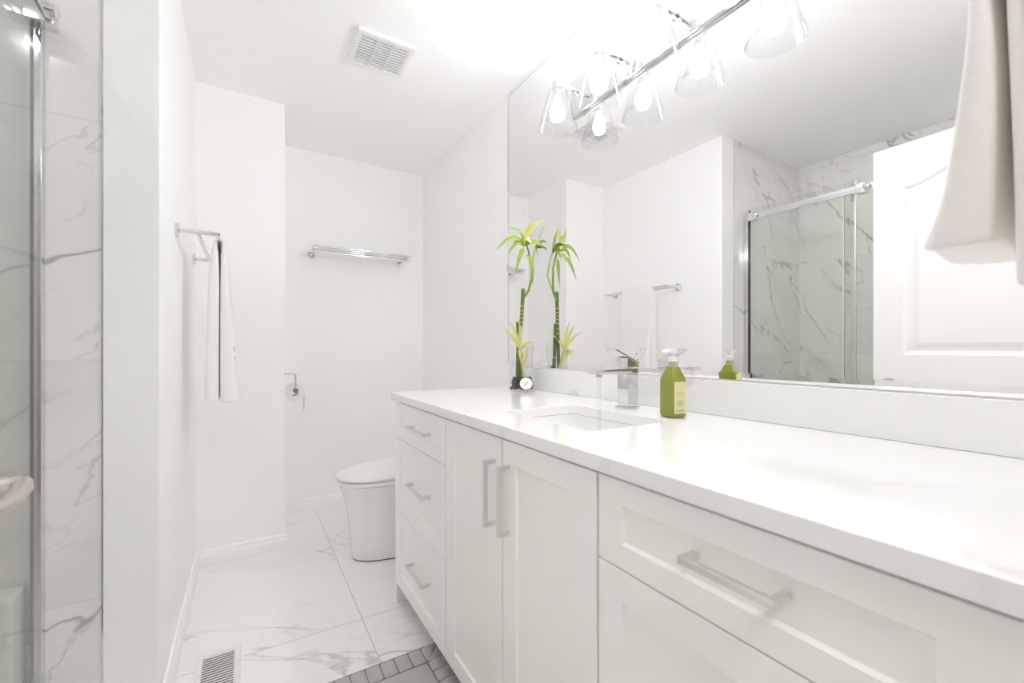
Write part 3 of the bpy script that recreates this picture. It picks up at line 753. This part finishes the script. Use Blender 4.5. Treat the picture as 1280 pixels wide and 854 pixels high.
# ------------------------------------------------------------------ ceiling vent, floor register, bath mat
r = thing('ceiling_vent', 'white square slatted exhaust fan grille on the ceiling', 'vent', (.515, 1.975, ZC-.022))
X0, X1, Y0, Y1 = .393, .640, 1.850, 2.095
bm = B()
def frame4(bm, x0, x1, y0, y1, w, z0, z1):
    box(bm, x0, x1, y0, y0+w, z0, z1); box(bm, x0, x1, y1-w, y1, z0, z1); box(bm, x0, x0+w, y0+w, y1-w, z0, z1); box(bm, x1-w, x1, y0+w, y1-w, z0, z1)
frame4(bm, X0, X1, Y0, Y1, .022, ZC-.020, ZC); obj('frame', bm, PLAST, r, bevel=.004)
obj('inside', bx(X0+.015, X1-.015, Y0+.015, Y1-.015, ZC-.004, ZC-.001), VENTIN, r)
bm = B(); n = 11
for k in range(n):
    y = Y0+.022+(k+.5)*(Y1-Y0-.044)/n
    vs = box(bm, X0+.02, X1-.02, -.0070, .0070, -.0012, .0012); xf(bm, vs, Matrix.Translation((0, y, ZC-.0165)) @ Matrix.Rotation(radians(8), 4, 'X'))
for x in (X0+.09, X1-.09): box(bm, x-.002, x+.002, Y0+.02, Y1-.02, ZC-.0205, ZC-.011)
obj('grille', bm, PLAST, r)

r = thing('floor_register', 'white louvered floor register beside the left wall baseboard', 'vent', (-.083, 1.74, 0))
X0, X1, Y0, Y1 = -.150, -.018, 1.590, 1.890
bm = B(); frame4(bm, X0, X1, Y0, Y1, .020, .0003, .006); obj('frame', bm, REGM, r, bevel=.002)
obj('inside', bx(X0+.015, X1-.015, Y0+.015, Y1-.015, .0004, .0012), DARK, r)
bm = B(); n = 20
for k in range(n):
    y = Y0+.02+(k+.5)*(Y1-Y0-.04)/n
    vs = box(bm, X0+.018, X1-.018, -.0052, .0052, -.0005, .0005); xf(bm, vs, Matrix.Translation((0, y, .0042)) @ Matrix.Rotation(radians(-12), 4, 'X'))
obj('louvers', bm, REGM, r)

def bath_mat():
    x0, x1, y0, y1, bw = .065, .615, .68, 1.515, .078
    root = thing('bath_mat', 'grey quilted bath mat on the floor along the vanity front', 'bath mat', ((x0+x1)/2, (y0+y1)/2, 0))
    def pillow(bm, quad, h=.010, z=.008, n=8):
        """puffed quilt cell over a 4-corner patch"""
        q = [Vector(p) for p in quad]; g = []
        for i in range(n+1):
            row = []
            for j in range(n+1):
                s, t = i/n, j/n; p = (q[0]*(1-s)+q[1]*s)*(1-t)+(q[3]*(1-s)+q[2]*s)*t
                e = (max(0, min(s, 1-s)*2)**.3)*(max(0, min(t, 1-t)*2)**.3)
                row.append(bm.verts.new((p.x, p.y, z+h*e)))
            g.append(row)
        for i in range(n):
            for j in range(n): bm.faces.new((g[i][j], g[i+1][j], g[i+1][j+1], g[i][j+1]))
    obj('backing', bx(x0, x1, y0, y1, .0004, .0085), MATS, root)
    bm = B(); gp = .0012
    def cell(a, b, c, d): pillow(bm, [(*p, 0) for p in (a, b, c, d)])
    nx = 8; ny = 13
    for k in range(nx):
        a = x0+bw+(x1-x0-2*bw)*k/nx+gp; b = x0+bw+(x1-x0-2*bw)*(k+1)/nx-gp
        cell((a, y1-bw), (b, y1-bw), (b, y1-.003), (a, y1-.003)); cell((a, y0+.003), (b, y0+.003), (b, y0+bw), (a, y0+bw))
    for k in range(ny):
        a = y0+bw+(y1-y0-2*bw)*k/ny+gp; b = y0+bw+(y1-y0-2*bw)*(k+1)/ny-gp
        cell((x1-bw, a), (x1-.003, a), (x1-.003, b), (x1-bw, b)); cell((x0+.003, a), (x0+bw, a), (x0+bw, b), (x0+.003, b))
    for cx, ix, cy_, iy in ((x1-.003, x1-bw, y1-.003, y1-bw), (x0+.003, x0+bw, y1-.003, y1-bw), (x1-.003, x1-bw, y0+.003, y0+bw), (x0+.003, x0+bw, y0+.003, y0+bw)):
        cell((ix, iy), (ix, cy_), ((ix+cx)/2, cy_), (cx, cy_)); cell((ix, iy), (cx, cy_), (cx, (iy+cy_)/2), (cx, iy))
    obj('quilted_border', bm, MATG, root, True)
    bm = B(); m = 5
    ax0, ax1, ay0, ay1 = x0+bw+.002, x1-bw-.002, y0+bw+.002, y1-bw-.002
    pillow(bm, [(ax0, ay0, 0), (ax1, ay0, 0), (ax1, ay1, 0), (ax0, ay1, 0)], .011, .008, 24)
    obj('centre_panel', bm, MATG, root, True)
bath_mat()

# ------------------------------------------------------------------ shower enclosure
def shower():
    root = thing('shower_screen', 'sliding green tinted glass shower screen with chrome header rail', 'shower screen', (XG, .85, .10))
    def pane(name, y0, y1, x, z0=.105, z1=2.005):
        p = obj(name, bx(x-.004, x+.004, y0, y1, z0, z1), SHGLASS, root)
        return p
    pane('fixed_glass', 1.015, YE-.012, XG-.012)
    d = pane('sliding_glass', YN+.03, 1.055, XG+.010, .115)
    obj('edge_seal', bx(XG+.0055, XG+.0145, 1.055, 1.060, .115, 2.005), EDGEGL, d)
    obj('edge_seal', bx(XG-.0165, XG-.0075, 1.009, 1.015, .105, 2.005), NICKEL, root)
    bm = B(); box(bm, XG-.020, XG-.004, YE-.028, YE-.0005, .10, 1.99); obj('wall_channel', bm, CHROME, root, bevel=.001)
    obj('black_gasket', bx(XG-.0222, XG-.0202, YE-.036, YE-.026, .10, 2.0), DARK, root)
    obj('header_rail', bx(XG+.018, XG+.030, YN+.03, YE-.03, 1.925, 1.962), CHROME, root, bevel=.002)
    for y in (1.555, .975, .30):
        bm = B(); box(bm, XG-.022, XG+.034, y-.022, y+.022, 1.918, 1.972); b = obj('rail_bracket', bm, CHROME, root, bevel=.004)
        bm = B(); lathe(bm, [(0, 0), (.017, 0), (.017, .012), (.012, .016), (0, .016)], (XG+.030, y-.03, 1.945), 24, axis='x'); obj('roller', bm, CHROME, b, True, auto=40)
    obj('bottom_guide', bx(XG-.02, XG+.02, YN+.03, YE-.03, .1005, .112), CHROME, root, bevel=.002)
shower()

# ------------------------------------------------------------------ added hallway fill lamp (unseen, behind the camera, lights the doorway)
r = thing('hall_fill_lamp', 'added fill lamp on the unseen hallway ceiling behind the camera', 'light', (.2, -.75, ZC-.05))
bm = B(); lathe(bm, [(0, ZC), (.24, ZC), (.24, ZC-.02), (.225, ZC-.022)], (.2, -.75, 0), 40); obj('lamp_base', bm, PLAST, r, True, auto=40)
bm = B(); lathe(bm, [(.222, ZC-.022), (.20, ZC-.05), (.12, ZC-.075), (0, ZC-.085)], (.2, -.75, 0), 40); obj('diffuser', bm, HALLFILLM, r, True)

r = thing('shower_fill_light', 'added fill light over the shower, shaped as a recessed ceiling light', 'light', (-.80, .50, ZC-.012))  # unseen lamp, added to fill the shower, floor and far drawers
bm = B(); lathe(bm, [(.058, ZC-.001), (.085, ZC-.001), (.083, ZC-.008), (.062, ZC-.010), (.056, ZC-.006)], (-.80, .50, 0), 36, close=True); obj('trim_ring', bm, PLAST, r, True, auto=40)
bm = B(); lathe(bm, [(0, ZC-.003), (.056, ZC-.003), (.056, ZC-.0045), (0, ZC-.0045)], (-.80, .50, 0), 36); obj('lens', bm, SHOWFILLM, r)
